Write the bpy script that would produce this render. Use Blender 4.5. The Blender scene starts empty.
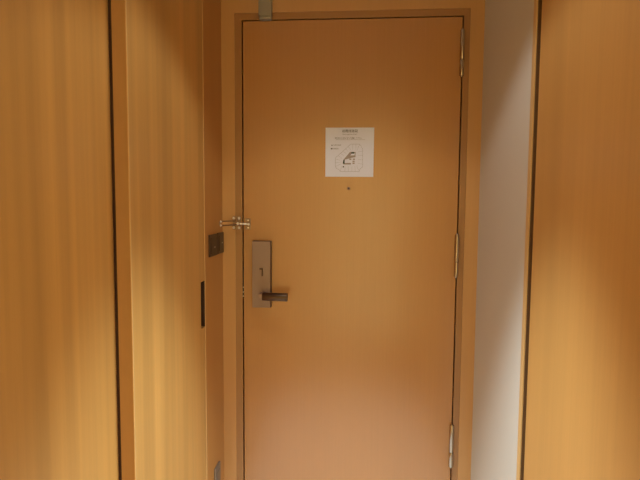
import bpy, bmesh, math
from mathutils import Vector, Matrix

S = bpy.context.scene
COL = S.collection

# ------------------------------------------------------------------ materials
def nt(name):
    m = bpy.data.materials.new(name); m.use_nodes = True
    t = m.node_tree
    return m, t, t.nodes['Principled BSDF']

def wood(name, col, rough=.42, band=.10, figure=0.0, bandscale=14.0, spec=.5, seed=0.0):
    """vertical-grain veneer: broad soft bands, thin pores, optional curly figure"""
    m, t, b = nt(name); N, L = t.nodes, t.links
    geo = N.new('ShaderNodeNewGeometry')
    off = N.new('ShaderNodeVectorMath'); off.operation = 'ADD'; off.inputs[1].default_value = (seed, seed*.7, seed*.3)
    L.new(geo.outputs['Position'], off.inputs[0])
    def layer(scale, zs, detail=2.0):
        mp = N.new('ShaderNodeMapping'); mp.inputs['Scale'].default_value = (scale, scale, zs)
        L.new(off.outputs[0], mp.inputs['Vector'])
        n = N.new('ShaderNodeTexNoise'); n.inputs['Scale'].default_value = 1.0; n.inputs['Detail'].default_value = detail
        L.new(mp.outputs[0], n.inputs['Vector'])
        return n.outputs['Fac']
    broad = layer(bandscale, .35)
    fine = layer(160.0, 3.0)
    pore = layer(700.0, 30.0, 1.0)
    def mad(x, mul, add):
        k = N.new('ShaderNodeMath'); k.operation = 'MULTIPLY_ADD'
        L.new(x, k.inputs[0]); k.inputs[1].default_value = mul
        if isinstance(add, float): k.inputs[2].default_value = add
        else: L.new(add, k.inputs[2])
        return k.outputs[0]
    v = mad(broad, band*2.4, 1.0 - band*1.2 - .07)
    v = mad(layer(48.0, .8), band*.6, v)
    v = mad(v, 1.0, -band*.3)
    v = mad(fine, .08, v)
    v = mad(pore, .06, v)
    if figure:
        v = mad(layer(60.0, 22.0, 4.0), figure, v)
        v = mad(v, 1.0, -figure*.5)
    mix = N.new('ShaderNodeVectorMath'); mix.operation = 'SCALE'
    mix.inputs[0].default_value = col
    L.new(v, mix.inputs['Scale'])
    L.new(mix.outputs[0], b.inputs['Base Color'])
    b.inputs['Roughness'].default_value = rough
    b.inputs['Specular IOR Level'].default_value = spec
    return m

def plain(name, col, rough=.5, metal=0.0, bump=0.0, bscale=400.0, var=0.06):
    m, t, b = nt(name); N, L = t.nodes, t.links
    tc = N.new('ShaderNodeTexCoord')
    n = N.new('ShaderNodeTexNoise'); n.inputs['Scale'].default_value = bscale; n.inputs['Detail'].default_value = 3
    L.new(tc.outputs['Object'], n.inputs['Vector'])
    k = N.new('ShaderNodeMath'); k.operation = 'MULTIPLY_ADD'
    L.new(n.outputs['Fac'], k.inputs[0]); k.inputs[1].default_value = var*2; k.inputs[2].default_value = 1-var
    s = N.new('ShaderNodeVectorMath'); s.operation = 'SCALE'; s.inputs[0].default_value = col
    L.new(k.outputs[0], s.inputs['Scale']); L.new(s.outputs[0], b.inputs['Base Color'])
    b.inputs['Roughness'].default_value = rough; b.inputs['Metallic'].default_value = metal
    if bump:
        bp = N.new('ShaderNodeBump'); bp.inputs['Strength'].default_value = bump; bp.inputs['Distance'].default_value = .001
        L.new(n.outputs['Fac'], bp.inputs['Height']); L.new(bp.outputs[0], b.inputs['Normal'])
    return m

M = {
 'veneer':   wood('closet_veneer', (.61, .318, .086), .36, .28, bandscale=15),
 'veneer_r': wood('panel_veneer', (.60, .305, .086), .36, .16, bandscale=9, seed=3.1),
 'lobby':    wood('end_wall_veneer', (.62, .312, .100), .30, .04, spec=1.0, seed=1.7),
 'corner':   wood('return_wall_veneer', (.53, .240, .058), .45, .05, seed=6.3),
 'door':     wood('entry_door_veneer', (.52, .226, .058), .26, .03, bandscale=10, spec=1.0, seed=9.2),
 'frame':    wood('door_frame_paint', (.41, .185, .050), .33, .02, spec=.9, seed=4.4),
 'edge':     wood('dark_edge_veneer', (.46, .225, .075), .55, .05, figure=.16, seed=2.2),
 'light':    wood('pale_trim_and_lit_edge', (.70, .42, .16), .45, .03),
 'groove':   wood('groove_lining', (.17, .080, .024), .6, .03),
 'gap_shade':   plain('painted_gap_shade', (.045, .014, .006), .9),
 'gray':     plain('pale_wallpaper', (.68, .60, .50), .85, bump=.35, bscale=500, var=.03),
 'ceil':     plain('ceiling_paint', (.75, .70, .62), .9),
 'floor':    plain('beige_stone_floor', (.62, .60, .57), .45, bscale=30),
 'bronze':   plain('dark_bronze', (.105, .060, .034), .36, .8, bscale=900),
 'plate':    plain('brushed_plate', (.33, .22, .165), .45, .35, bscale=700),
 'steel':    plain('satin_steel', (.95, .88, .76), .34, .7, bscale=500),
 'hinge':    plain('satin_hinge_metal', (.50, .41, .32), .2, .95, bscale=500),
 'closer':   plain('grey_painted_metal', (.34, .30, .25), .5, .3, bscale=500),
 'switch':   plain('brown_switch_plastic', (.066, .029, .011), .45, bscale=600),
 'socket':   plain('grey_bronze_plate', (.24, .185, .135), .42, .4, bscale=600),
 'mark':     plain('pale_print', (.45, .40, .33), .6),
 'paper':    plain('white_paper', (.80, .785, .88), .75, bscale=900, var=.015),
 'ink':      plain('grey_print', (.09, .075, .065), .8),
 'ink_pale': plain('pale_grey_print', (.24, .21, .19), .8),
 'ink_line': plain('thin_line_print', (.36, .33, .30), .8),
 'green':    plain('dark_green_print', (.035, .060, .030), .8),
 'taupe':    plain('taupe_print', (.40, .32, .28), .8),
 'black':    plain('black_rubber', (.012, .009, .008), .7),
 'pull':     plain('dark_brown_pull', (.050, .020, .008), .5, bscale=500),
 'guard':    plain('bronze_toned_plate', (.40, .25, .125), .4, .4, bscale=500),
 'bar':      plain('dull_brass_bar', (.42, .30, .18), .3, .9, bscale=500),
 'glass':    plain('lens_glass', (.06, .05, .045), .15, .2),
}

# ------------------------------------------------------------------ mesh helpers
class MB:
    def __init__(s): s.bm = bmesh.new()
    def _merge(s, b):
        me = bpy.data.meshes.new('t'); b.to_mesh(me); b.free(); s.bm.from_mesh(me); bpy.data.meshes.remove(me)
    def box(s, x0, x1, y0, y1, z0, z1, bev=0.0, seg=2):
        b = bmesh.new(); bmesh.ops.create_cube(b, size=1)
        for v in b.verts:
            v.co = Vector((x0+(v.co.x+.5)*(x1-x0), y0+(v.co.y+.5)*(y1-y0), z0+(v.co.z+.5)*(z1-z0)))
        if bev: bmesh.ops.bevel(b, geom=b.edges[:], offset=bev, segments=seg, affect='EDGES', profile=.5)
        s._merge(b); return s
    def cyl(s, a, c, r0, r1=None, n=24, bev=0.0):
        a, c = Vector(a), Vector(c); r1 = r0 if r1 is None else r1
        b = bmesh.new(); d = c-a
        bmesh.ops.create_cone(b, cap_ends=True, segments=n, radius1=r0, radius2=r1, depth=d.length)
        if bev:
            ed = [e for e in b.edges if abs(e.verts[0].co.z-e.verts[1].co.z) < 1e-6]
            bmesh.ops.bevel(b, geom=ed, offset=bev, segments=2, affect='EDGES', profile=.5)
        mt = Matrix.Translation((a+c)/2) @ d.to_track_quat('Z', 'Y').to_matrix().to_4x4()
        bmesh.ops.transform(b, matrix=mt, verts=b.verts); s._merge(b); return s
    def ball(s, c, r):
        b = bmesh.new(); bmesh.ops.create_uvsphere(b, u_segments=20, v_segments=12, radius=r)
        bmesh.ops.translate(b, vec=Vector(c), verts=b.verts); s._merge(b); return s
    def tube(s, pts, r, n=12):
        """round bar swept along a polyline, closed with caps"""
        b = bmesh.new(); P = [Vector(p) for p in pts]; rings = []
        up = None
        for i, p in enumerate(P):
            d = (P[min(i+1, len(P)-1)]-P[max(i-1, 0)]).normalized()
            if up is None: up = d.orthogonal().normalized()
            up = (up - d*up.dot(d)).normalized(); sd = d.cross(up)
            rings.append([b.verts.new(p+(up*math.cos(2*math.pi*k/n)+sd*math.sin(2*math.pi*k/n))*r) for k in range(n)])
        for q, w in zip(rings, rings[1:]):
            for k in range(n): b.faces.new((q[k], q[(k+1) % n], w[(k+1) % n], w[k]))
        b.faces.new(rings[0][::-1]); b.faces.new(rings[-1]); s._merge(b); return s
    def prism(s, poly, y0, y1):
        """x-z polygon extruded from y0 (front) to y1"""
        b = bmesh.new()
        f = [b.verts.new((x, y0, z)) for x, z in poly]; k = [b.verts.new((x, y1, z)) for x, z in poly]
        b.faces.new(f); b.faces.new(k[::-1]); n = len(poly)
        for i in range(n): b.faces.new((f[i], k[i], k[(i+1) % n], f[(i+1) % n]))
        s._merge(b); return s
    def line(s, a, c, w, y0, y1):
        a, c = Vector(a), Vector(c); d = (c-a).normalized(); p = Vector((-d.y, d.x))*w/2
        return s.prism([tuple(a+p), tuple(c+p), tuple(c-p), tuple(a-p)], y0, y1)
    def build(s, name, mat, parent=None, smooth=False):
        bmesh.ops.recalc_face_normals(s.bm, faces=s.bm.faces)
        me = bpy.data.meshes.new(name); s.bm.to_mesh(me); s.bm.free(); me.materials.append(M[mat])
        if smooth:
            for p in me.polygons: p.use_smooth = True
            me.set_sharp_from_angle(angle=math.radians(35))
        o = bpy.data.objects.new(name, me); COL.objects.link(o)
        if parent is not None: attach(o, parent)
        return o

def base_of(o):
    p = Vector((0, 0, 0))
    while o is not None: p += o.location; o = o.parent
    return p
def attach(o, parent):
    """meshes are modelled in room coordinates; move them into the parent's frame"""
    w = base_of(parent); o.parent = parent
    o.data.transform(Matrix.Translation(-w))

def tag(o, label, cat, group=None, kind=None):
    o['label'] = label; o['category'] = cat
    if group: o['group'] = group
    if kind: o['kind'] = kind
    return o
def thing(name, loc, label, cat, group=None, kind=None):
    o = bpy.data.objects.new(name, None); o.empty_display_size = .05
    COL.objects.link(o); o.location = loc
    return tag(o, label, cat, group, kind)

def slab(us, vs, holes, fn, w0, w1, bm=None):
    """panel on a u-v grid with open cells; fn(u,v,w) -> room point"""
    mb = bm or MB(); b = mb.bm; cache = {}
    def V(i, j, k):
        if (i, j, k) not in cache: cache[(i, j, k)] = b.verts.new(fn(us[i], vs[j], (w0, w1)[k]))
        return cache[(i, j, k)]
    nu, nv = len(us)-1, len(vs)-1
    solid = lambda i, j: 0 <= i < nu and 0 <= j < nv and (i, j) not in holes
    for i in range(nu):
        for j in range(nv):
            if not solid(i, j): continue
            for k in (0, 1): b.faces.new([V(i, j, k), V(i+1, j, k), V(i+1, j+1, k), V(i, j+1, k)])
            for di, dj, p, q in ((-1, 0, (i, j), (i, j+1)), (1, 0, (i+1, j), (i+1, j+1)), (0, -1, (i, j), (i+1, j)), (0, 1, (i, j+1), (i+1, j+1))):
                if not solid(i+di, j+dj): b.faces.new([V(*p, 0), V(*q, 0), V(*q, 1), V(*p, 1)])
    return mb

# ------------------------------------------------------------------ room shell (metres; camera line at x=0,y=0; end wall at y=1.89)
XL, XR, D, HC = -.5315, .4728, 1.89, 2.30
YN = -1.30
st = lambda o, label, cat: tag(o, label, cat, kind='structure')

RX0, RX1, RY = -1.90, 1.90, -4.20     # the lit room the hall opens into, behind the camera
st(MB().box(RX0, RX1, RY, 2.06, -.06, 0).build('floor', 'floor'), 'beige floor of the narrow entry hall in front of the door', 'floor')
st(MB().box(RX0, RX1, RY, 2.06, HC, HC+.08).build('ceiling', 'ceil'), 'pale flat ceiling over the narrow entry hall', 'ceiling')
st(MB().box(RX0, RX1, RY-.1, RY, 0, HC).build('wall_near', 'gray'), 'pale wall closing the room at the end opposite the door', 'wall')
st(MB().box(RX0-.1, RX0, RY, YN, 0, HC).box(RX0, -.70, YN, YN+.1, 0, HC).build('wall_room_left', 'gray'), 'pale left wall of the room the hall opens into', 'wall')
st(MB().box(RX1, RX1+.1, RY, YN, 0, HC).box(.70, RX1, YN, YN+.1, 0, HC).build('wall_room_right', 'gray'), 'pale right wall of the room the hall opens into', 'wall')
# end wall around the doorway
st(slab([XL, -.4789, .4216, XR], [0, 2.1042, HC], {(1, 0)}, lambda u, v, w: (u, w, v), D, 2.06).build('wall_far', 'lobby'),
   'light wood veneer end wall around and above the entry door', 'wall')
# left: return wall with the switches, and the carcass behind the sliding doors
wl = MB().box(-.70, XL, 1.6625, 2.06, 0, HC)
wl.box(-.70, -.640, YN, 1.6625, 0, HC)
wl.box(-.640, XL-.002, YN, 1.6625, 2.262, HC)
st(wl.build('wall_left', 'corner'), 'darker wood veneer return wall between the sliding panel and the entry door', 'wall')
st(MB().box(-.60, XL+.0012, 1.6572, 1.6624, .0, 2.262, .0008).build('trim_1', 'light'), 'thin pale vertical strip beside the slotted panel', 'trim')
# right: wallpapered wall, thin wooden jamb, lined groove
st(MB().box(XR, .70, 1.3677, 2.06, 0, HC).box(.545, .70, YN, 1.377, 0, HC).build('wall_right', 'gray'),
   'pale grey wallpapered wall between the door frame and the right-hand wood panel', 'wall')
st(MB().box(XR-.0025, .530, 1.3460, 1.3680, 0, HC, .001).build('trim_2', 'light'), 'thin pale wood jamb at the near edge of the grey wall', 'trim')
st(MB().box(.497, .545, 1.310, 1.3460, 0, HC).box(XR+.0012, .497, 1.3436, 1.3460, 0, HC).build('trim_3', 'groove'), 'brown lining at the back of the vertical groove beside the right-hand panel', 'trim')

# door frame
fr = slab([-.4787, -.4515, .3982, .4214], [0.002, 2.0784, 2.1040], {(1, 0)}, lambda u, v, w: (u, w, v), D+.004, 2.05)
fr = slab([-.4787, -.4300, .3780, .4214], [0.002, 2.0600, 2.1040], {(1, 0)}, lambda u, v, w: (u, w, v), 1.942, 2.05, fr)
st(fr.build('trim_4', 'frame'), 'darker brown door frame running up both sides and over the entry door', 'door frame')

# ------------------------------------------------------------------ right-hand veneered panel
p = thing('door_3', (XR, .3, 0), 'tall smooth honey wood panel on the right beyond a vertical groove', 'panel', kind='structure')
MB().box(XR, .525, YN+.01, 1.3175, .012, 2.285, .0015).build('panel', 'veneer_r', p)

# ------------------------------------------------------------------ left sliding doors
p = thing('door_2', (-.553, 1.38, 0), 'honey wood sliding panel with dark slot pull, projecting in front of the other', 'sliding door', kind='structure')
Y0, Y1, PZ0, PZ1, PY0 = 1.1045, 1.6560, .9285, 1.0932, 1.6120
sb = slab([Y0, PY0, Y1], [.012, PZ0, PZ1, 2.258], {(1, 1)}, lambda u, v, w: (w, u, v), -.5665, XL)
sb.build('panel', 'veneer', p)
MB().box(-.5665, -.5500, PY0, Y1, PZ0, PZ1).box(-.5500, XL-.0006, Y1-.0015, Y1, PZ0, PZ1).build('slot_pull', 'pull', p)
MB().box(-.5665, XL-.0022, 1.1000, Y0, .012, 2.258).build('end_face', 'edge', p)['label'] = 'darker brown end face'
MB().box(XL-.0022, XL+.0002, 1.0995, Y0, .012, 2.258, .0006).build('lit_edge', 'light', p)['label'] = 'thin pale strip painted as light on the edge'  # pale colour paints in the light caught by the chamfered near edge
MB().box(-.5755, -.5665, 1.1020, 1.1300, .012, 2.258).build('gap_shade_strip', 'gap_shade', p)['label'] = 'dark strip painted as shade in the gap'  # dark strip stands in for the shade between the two sliding panels

p = thing('door_4', (-.60, .3, 0), 'honey wood sliding panel nearest on the left, set back behind the slotted one', 'sliding door', kind='structure')
MB().box(-.615, -.5750, YN+.01, 1.32, .012, 2.258, .0015).build('panel', 'veneer', p)

# ------------------------------------------------------------------ entry door
d = thing('door_1', (-.0245, D+.02, 0), 'closed orange brown wood entry door with lever lock and square notice', 'door', kind='structure')
FY = D+.003
MB().box(-.4460, .3930, FY, FY+.044, .008, 2.0736, .0012).build('door_leaf', 'door', d)

# lock: housing, face plate, thumb turn, spindle, lever
lk = MB().box(-.4060, -.3315, FY-.026, FY, .9545, 1.2205, .0020).build('lock_housing', 'bronze', d)
lk['label'] = 'bronze lock case with pale face plate'
MB().box(-.4055, -.3335, FY-.0285, FY-.0255, .9555, 1.2190, .0012).build('face_plate', 'plate', lk)
tt = MB().box(-.3668, -.3628, FY-.036, FY-.0285, 1.0820, 1.1125, .0012)
tt.box(-.3755, -.3628, FY-.036, FY-.0285, 1.1080, 1.1130, .0012)
tt.build('thumb_turn', 'bronze', lk)
MB().cyl((-.3640, FY-.0285, 1.0085), (-.3640, 1.812, 1.0085), .0115, .0105, bev=.001).build('spindle', 'plate', lk, True)
MB().cyl((-.3560, 1.8200, 1.0085), (-.2585, 1.8200, 1.0065), .0158, n=40, bev=.0012).build('lever', 'bronze', lk, True)

# latch plate seen in the gap beside the lock
MB().box(-.4505, -.4468, 1.8945, 1.925, .985, 1.112, .0004).build('latch_plate', 'black', d)
for z in (1.030, 1.011, .994):
    MB().cyl((-.4487, 1.8946, z), (-.4487, 1.8930, z), .0024, n=14).build('latch_screw', 'steel', d)

# peephole
ph = MB().cyl((-.0278, FY, 1.4300), (-.0278, FY-.004, 1.4300), .0062, .0055, n=24, bev=.0008).build('peephole', 'plate', d, True)
MB().ball((-.0278, FY-.0022, 1.4300), .0033).build('lens', 'glass', ph, True)

# hinges
for hx0, z0, hx1, z1 in ((.3925, 1.8500, .3925, 2.0260), (.3925, 1.0860, .3925, 1.2570), (.3925, .3200, .3925, .4990)):
    HY = FY-.0085; k = z0+(z1-z0)*.36
    h = MB().cyl((hx0, HY, z0+.004), (hx0, HY, k-.0008), .0088, n=28, bev=.0008).box(hx0-.004, hx0+.004, FY-.0012, FY-.0002, z0+.006, z1-.006).build('hinge', 'hinge', d, True)
    MB().cyl((hx0, HY, k+.0008), (hx0, HY, z1-.004), .0088, n=28, bev=.0008).build('knuckle', 'hinge', h, True)
    cp = MB().cyl((hx0, HY, z1-.004), (hx0, HY, z1), .0062, .0045, n=20)
    cp.cyl((hx0, HY, z0+.004), (hx0, HY, z0), .0062, .0045, n=20).build('pin_cap', 'hinge', h, True)

# guard catch on the leaf (ball stud the swing bar closes over)
gc = MB().box(-.4400, -.4170, FY-.003, FY, 1.2640, 1.3085, .0010).build('guard_catch', 'guard', d)
MB().tube([(-.4250, FY-.001, 1.2870), (-.4250, 1.868, 1.2870), (-.4290, 1.8635, 1.2873), (-.4540, 1.8630, 1.2885)], .0036).ball((-.4195, 1.866, 1.2862), .0050).build('stud', 'steel', gc, True)
cs = MB()
for z in (1.2715, 1.3010): cs.cyl((-.4270, FY-.003, z), (-.4270, FY-.0045, z), .0032, n=14)
cs.build('screw', 'steel', gc, True)

# ------------------------------------------------------------------ swing bar door guard on the frame
g = thing('door_guard', (-.473, D, 1.29), 'small brass-toned swing bar door guard on the frame above the switches', 'door guard')
MB().box(-.4880, -.4560, 1.8840, 1.8902, 1.2640, 1.3180, .0012).build('mount_plate', 'guard', g)
MB().cyl((-.4710, 1.8780, 1.2700), (-.4710, 1.8780, 1.3110), .0055, n=20, bev=.001).build('hinge_barrel', 'guard', g, True)
for x in (-.4830, -.4615):
    for z in (1.2715, 1.3095):
        MB().cyl((x, 1.8842, z), (x, 1.8795, z), .0052, n=16).ball((x, 1.8795, z), .0054).build('screw', 'steel', g, True)
e0, e1, zt, zb = Vector((-.4720, 1.8730, 0)), Vector((-.5060, 1.7780, 0)), 1.2995, 1.2835
dz = lambda p, z: (p.x, p.y, z)
pts = [dz(e0, zt), dz(e0.lerp(e1, .5), zt), dz(e1, zt)]
dr = (e1-e0).normalized(); R = (zt-zb)/2
for a in range(15, 180, 15):
    c = e1+dr*R*math.sin(math.radians(a)); pts.append((c.x, c.y, (zt+zb)/2+R*math.cos(math.radians(a))))
pts += [dz(e1, zb), dz(e0.lerp(e1, .5), zb), dz(e0, zb)]
MB().tube(pts, .0026).build('swing_bar', 'bar', g, True)
for z in (zt-.001, zb+.001): MB().ball((e1.x, e1.y-.002, z), .0042).build('bar_knob', 'steel', g, True)
MB().ball((-.4640, 1.8690, 1.2885), .0058).build('pivot_knob', 'steel', g, True)

# ------------------------------------------------------------------ closer bracket above the door
c = thing('door_closer', (-.357, D, 2.08), 'grey metal door closer bracket at the top of the door frame', 'door closer')
MB().box(-.3795, -.3290, 1.8660, 1.8900, 2.0830, 2.2400, .0015).build('bracket', 'closer', c)
MB().box(-.3770, -.3300, 1.8640, 1.8898, 2.0700, 2.0828, .0040).build('end_cap', 'closer', c, True)

# ------------------------------------------------------------------ switches and socket on the left return wall
def switch(y0, y1, z0, z1, label, my, mz):
    s = thing('light_switch', (XL, (y0+y1)/2, z0), label, 'light switch', 'brown wall switches')
    MB().box(XL, XL+.006, y0, y1, z0, z1, .0016).build('cover_plate', 'switch', s)
    b = (y1-y0)*.14
    MB().box(XL+.0055, XL+.0085, y0+b, y1-b, z0+.010, z1-.010, .0012).build('rocker', 'switch', s)
    MB().box(XL+.0083, XL+.0089, my-.006, my+.006, mz-.0025, mz+.0025).build('indicator', 'mark', s)
switch(1.7020, 1.8000, 1.1705, 1.2520, 'dark brown wall switch left of its twin, farther from the entry door', 1.755, 1.2040)
switch(1.8080, 1.8870, 1.1715, 1.2535, 'dark brown wall switch nearer the entry door corner, right of its twin', 1.856, 1.2130)
s = thing('power_outlet', (XL, 1.79, .22), 'grey bronze outlet plate low on the return wall beside the door', 'power outlet')
MB().box(XL, XL+.007, 1.7480, 1.8140, .2200, .3440, .0018).build('cover_plate', 'socket', s)
MB().box(XL+.0065, XL+.0085, 1.7590, 1.8030, .2420, .3210, .0010).build('insert', 'socket', s)

# ------------------------------------------------------------------ evacuation notice
PY = FY-.0010            # sheet front
n = thing('evacuation_notice', (-.026, FY, 1.4745), 'square white evacuation route notice fixed to the entry door above the peephole', 'notice')
MB().prism([(-.1200, 1.4750), (.0668, 1.4745), (.0680, 1.6640), (-.1203, 1.6645)], PY, FY-.0001).build('sheet', 'paper', n)
PX = lambda px, py: (-.1205+(px-325.1)*.003874, 1.6648-(py-127.85)*.003867)     # notice layout units to metres
INK0, INK1 = PY-.0004, PY-.00005
def text(name, body, px, py, size, mat, width=None, align='CENTER'):
    cu = bpy.data.curves.new(name, 'FONT'); cu.body = body; cu.size = size; cu.align_x = align; cu.align_y = 'CENTER'
    cu.extrude = .00008; cu.resolution_u = 3; cu.materials.append(M[mat])
    o = bpy.data.objects.new(name, cu); COL.objects.link(o); o.parent = n
    x, z = PX(px, py); o.location = Vector((x, PY-.0003, z)) - n.location; o.rotation_euler = (math.pi/2, 0, 0)
    bpy.context.view_layer.update()
    me = bpy.data.meshes.new_from_object(o.evaluated_get(bpy.context.evaluated_depsgraph_get()))
    if width:
        xs = [v.co.x for v in me.vertices]; k = width/(max(xs)-min(xs))
        for v in me.vertices: v.co.x *= k
    m = bpy.data.objects.new(name, me); m.location = o.location; m.rotation_euler = o.rotation_euler
    bpy.data.objects.remove(o); COL.objects.link(m); m.parent = n; m.name = name
    return m
text('heading', '\u907f\u96e3\u7d4c\u8def\u56f3', 349.5, 131.6, .0125, 'ink', .060)
text('subheading', 'Emergency Exit', 349.4, 134.6, .0062, 'ink_pale', .055)
text('instruction', '\u73fe\u5728\u5730\u304b\u3089\u77e2\u5370\u306b\u5f93\u3063\u3066\u907f\u96e3\u3057\u3066\u4e0b\u3055\u3044', 348.0, 138.6, .0085, 'ink_pale', .104)
MB().line(PX(335.5, 140.0), PX(365.0, 140.0), .0008, INK0, INK1).build('rule', 'ink_line', n)
lg = MB(); x, z = PX(331.7, 145.4); lg.prism([(x-.0028, z-.0024), (x+.0028, z-.0024), (x, z+.0028)], INK0, INK1)
x, z = PX(331.4, 148.9); lg.prism([(x-.0034, z-.0022), (x+.0034, z-.0022), (x+.0034, z+.0022), (x-.0034, z+.0022)], INK0, INK1)
lg.build('legend_symbol', 'ink', n)
text('legend', '\u975e\u5e38\u53e3\u6307\u5b9a', 333.0, 145.4, .0062, 'ink_pale', .030, 'LEFT')
text('legend', '\u907f\u96e3\u5668\u5177', 333.0, 149.0, .0062, 'ink_pale', .021, 'LEFT')
# floor plan: outline, room divisions, core block
U = lambda u, v: PX(320+u/7.385, 120+v/7.385)
out = [(225, 180), (290, 180), (304, 196), (304, 206), (314, 212), (316, 348), (296, 362), (290, 382), (150, 382), (140, 366), (124, 362), (113, 346), (113, 282)]
ol = MB()
for a, b in zip(out, out[1:]+out[:1]): ol.line(U(*a), U(*b), .0009, INK0, INK1)
ol.build('plan_outline', 'ink_line', n)
rm = MB()
for a, b in [((240, 182), (240, 222)), ((264, 182), (264, 222)), ((290, 182), (272, 226)), ((314, 232), (280, 236)), ((315, 264), (280, 262)),
             ((315, 296), (280, 292)), ((315, 326), (280, 322)), ((290, 380), (272, 338)), ((262, 381), (258, 342)), ((236, 381), (236, 342)),
             ((210, 381), (210, 342)), ((184, 381), (186, 342)), ((150, 380), (160, 342)), ((113, 345), (155, 325)), ((113, 318), (150, 312)), ((114, 290), (146, 298)),
             ((131, 263), (160, 284)), ((149, 247), (176, 266)), ((168, 230), (192, 250)), ((187, 213), (208, 234)), ((206, 196), (226, 222))]:
    rm.line(U(*a), U(*b), .0006, INK0+.0001, INK1)
rm.build('plan_rooms', 'ink_line', n)
co = MB().prism([U(220, 238), U(262, 238), U(262, 276), U(236, 280), U(206, 288), U(170, 298)], INK0, INK1)
co.prism([U(172, 320), U(228, 318), U(228, 330), U(172, 330)], INK0, INK1)
for a in ((222, 290), (248, 290), (246, 306), (246, 320)): co.prism([U(a[0]-6, a[1]+6), U(a[0]+10, a[1]+6), U(a[0]+10, a[1]-4), U(a[0]-6, a[1]-4)], INK0, INK1)
co.build('plan_core', 'taupe', n)
wh = MB().prism([U(232, 248), U(258, 248), U(256, 262), U(224, 264)], INK0-.0002, INK0).prism([U(188, 298), U(212, 296), U(212, 314), U(188, 314)], INK0-.0002, INK0)
wh.build('plan_shaft', 'paper', n)
MB().prism([U(228, 250), U(252, 250), U(252, 238), U(232, 238)], INK0-.0004, INK0-.0002).build('plan_stair', 'green', n)
MB().prism([U(168, 324), U(182, 324), U(182, 294), U(172, 296)], INK0-.0004, INK0-.0002).build('plan_stair', 'green', n)
MB().prism([U(168, 352), U(178, 352), U(178, 342), U(168, 342)], INK0, INK1).build('plan_marker', 'ink', n)

# ------------------------------------------------------------------ ceiling downlights
LAMPS = {   # watts and colour: hall downlight flood, its hot centre, and an unseen room light added for fill
 'flood': (15.7, (.90, .985, 1)),
 'core': (345, (.68, .865, .97)),
 'room': (198, (1, .95, .47)),
}
def lamp(kind, key, parent, loc, **kw):
    l = bpy.data.lights.new('lamp', kind); l.energy, l.color = LAMPS[key]
    for k, v in kw.items(): setattr(l, k, v)
    o = bpy.data.objects.new('lamp', l); COL.objects.link(o); o.parent = parent; o.location = loc
LY = 1.13
f = thing('ceiling_light', (-.02, LY, HC), 'small round ceiling downlight in the hall near the entry door', 'ceiling light', kind='structure')
MB().cyl((-.02, LY, HC), (-.02, LY, HC-.006), .055, .050, n=40, bev=.0015).build('trim_ring', 'ceil', f, True)
lamp('SPOT', 'flood', f, (0, 0, -.02), spot_size=math.radians(108), spot_blend=.25, shadow_soft_size=.085)
lamp('SPOT', 'core', f, (0, 0, -.02), spot_size=math.radians(56), spot_blend=.8, shadow_soft_size=.05)
f = thing('ceiling_light', (1.25, -2.9, HC), 'large round unseen ceiling light added as fill from the room behind', 'ceiling light', kind='structure')
MB().cyl((1.25, -2.9, HC), (1.25, -2.9, HC-.03), .33, .31, n=48, bev=.004).build('fill_lamp_base', 'ceil', f, True)
lamp('AREA', 'room', f, (0, 0, -.035), shape='DISK', size=.6)  # added lamp, unseen, fills the hall with soft light from behind

# ------------------------------------------------------------------ world, camera, view
w = bpy.data.worlds.new('room_air'); S.world = w; w.use_nodes = True
w.node_tree.nodes['Background'].inputs['Color'].default_value = (0, 0, 0, 1)

cam = bpy.data.cameras.new('camera'); cam.sensor_width = 36.0; cam.lens = 27.0; cam.clip_start = .02
co = bpy.data.objects.new('camera', cam); COL.objects.link(co); S.camera = co
pi_, yw, ro = .0707, .0734, .0073
fw = Vector((-math.sin(yw)*math.cos(pi_), math.cos(yw)*math.cos(pi_), -math.sin(pi_)))
rt = Vector((math.cos(yw), math.sin(yw), 0)); up = rt.cross(fw)
r2 = math.cos(ro)*rt+math.sin(ro)*up; u2 = -math.sin(ro)*rt+math.cos(ro)*up
mt = Matrix((r2, u2, -fw)).transposed().to_4x4(); mt.translation = (0, 0, 1.36)
co.matrix_world = mt

vs = S.view_settings
vs.view_transform = 'Standard'; vs.look = 'None'; vs.gamma = 1.0; vs.use_curve_mapping = False
vs.exposure = 0.0
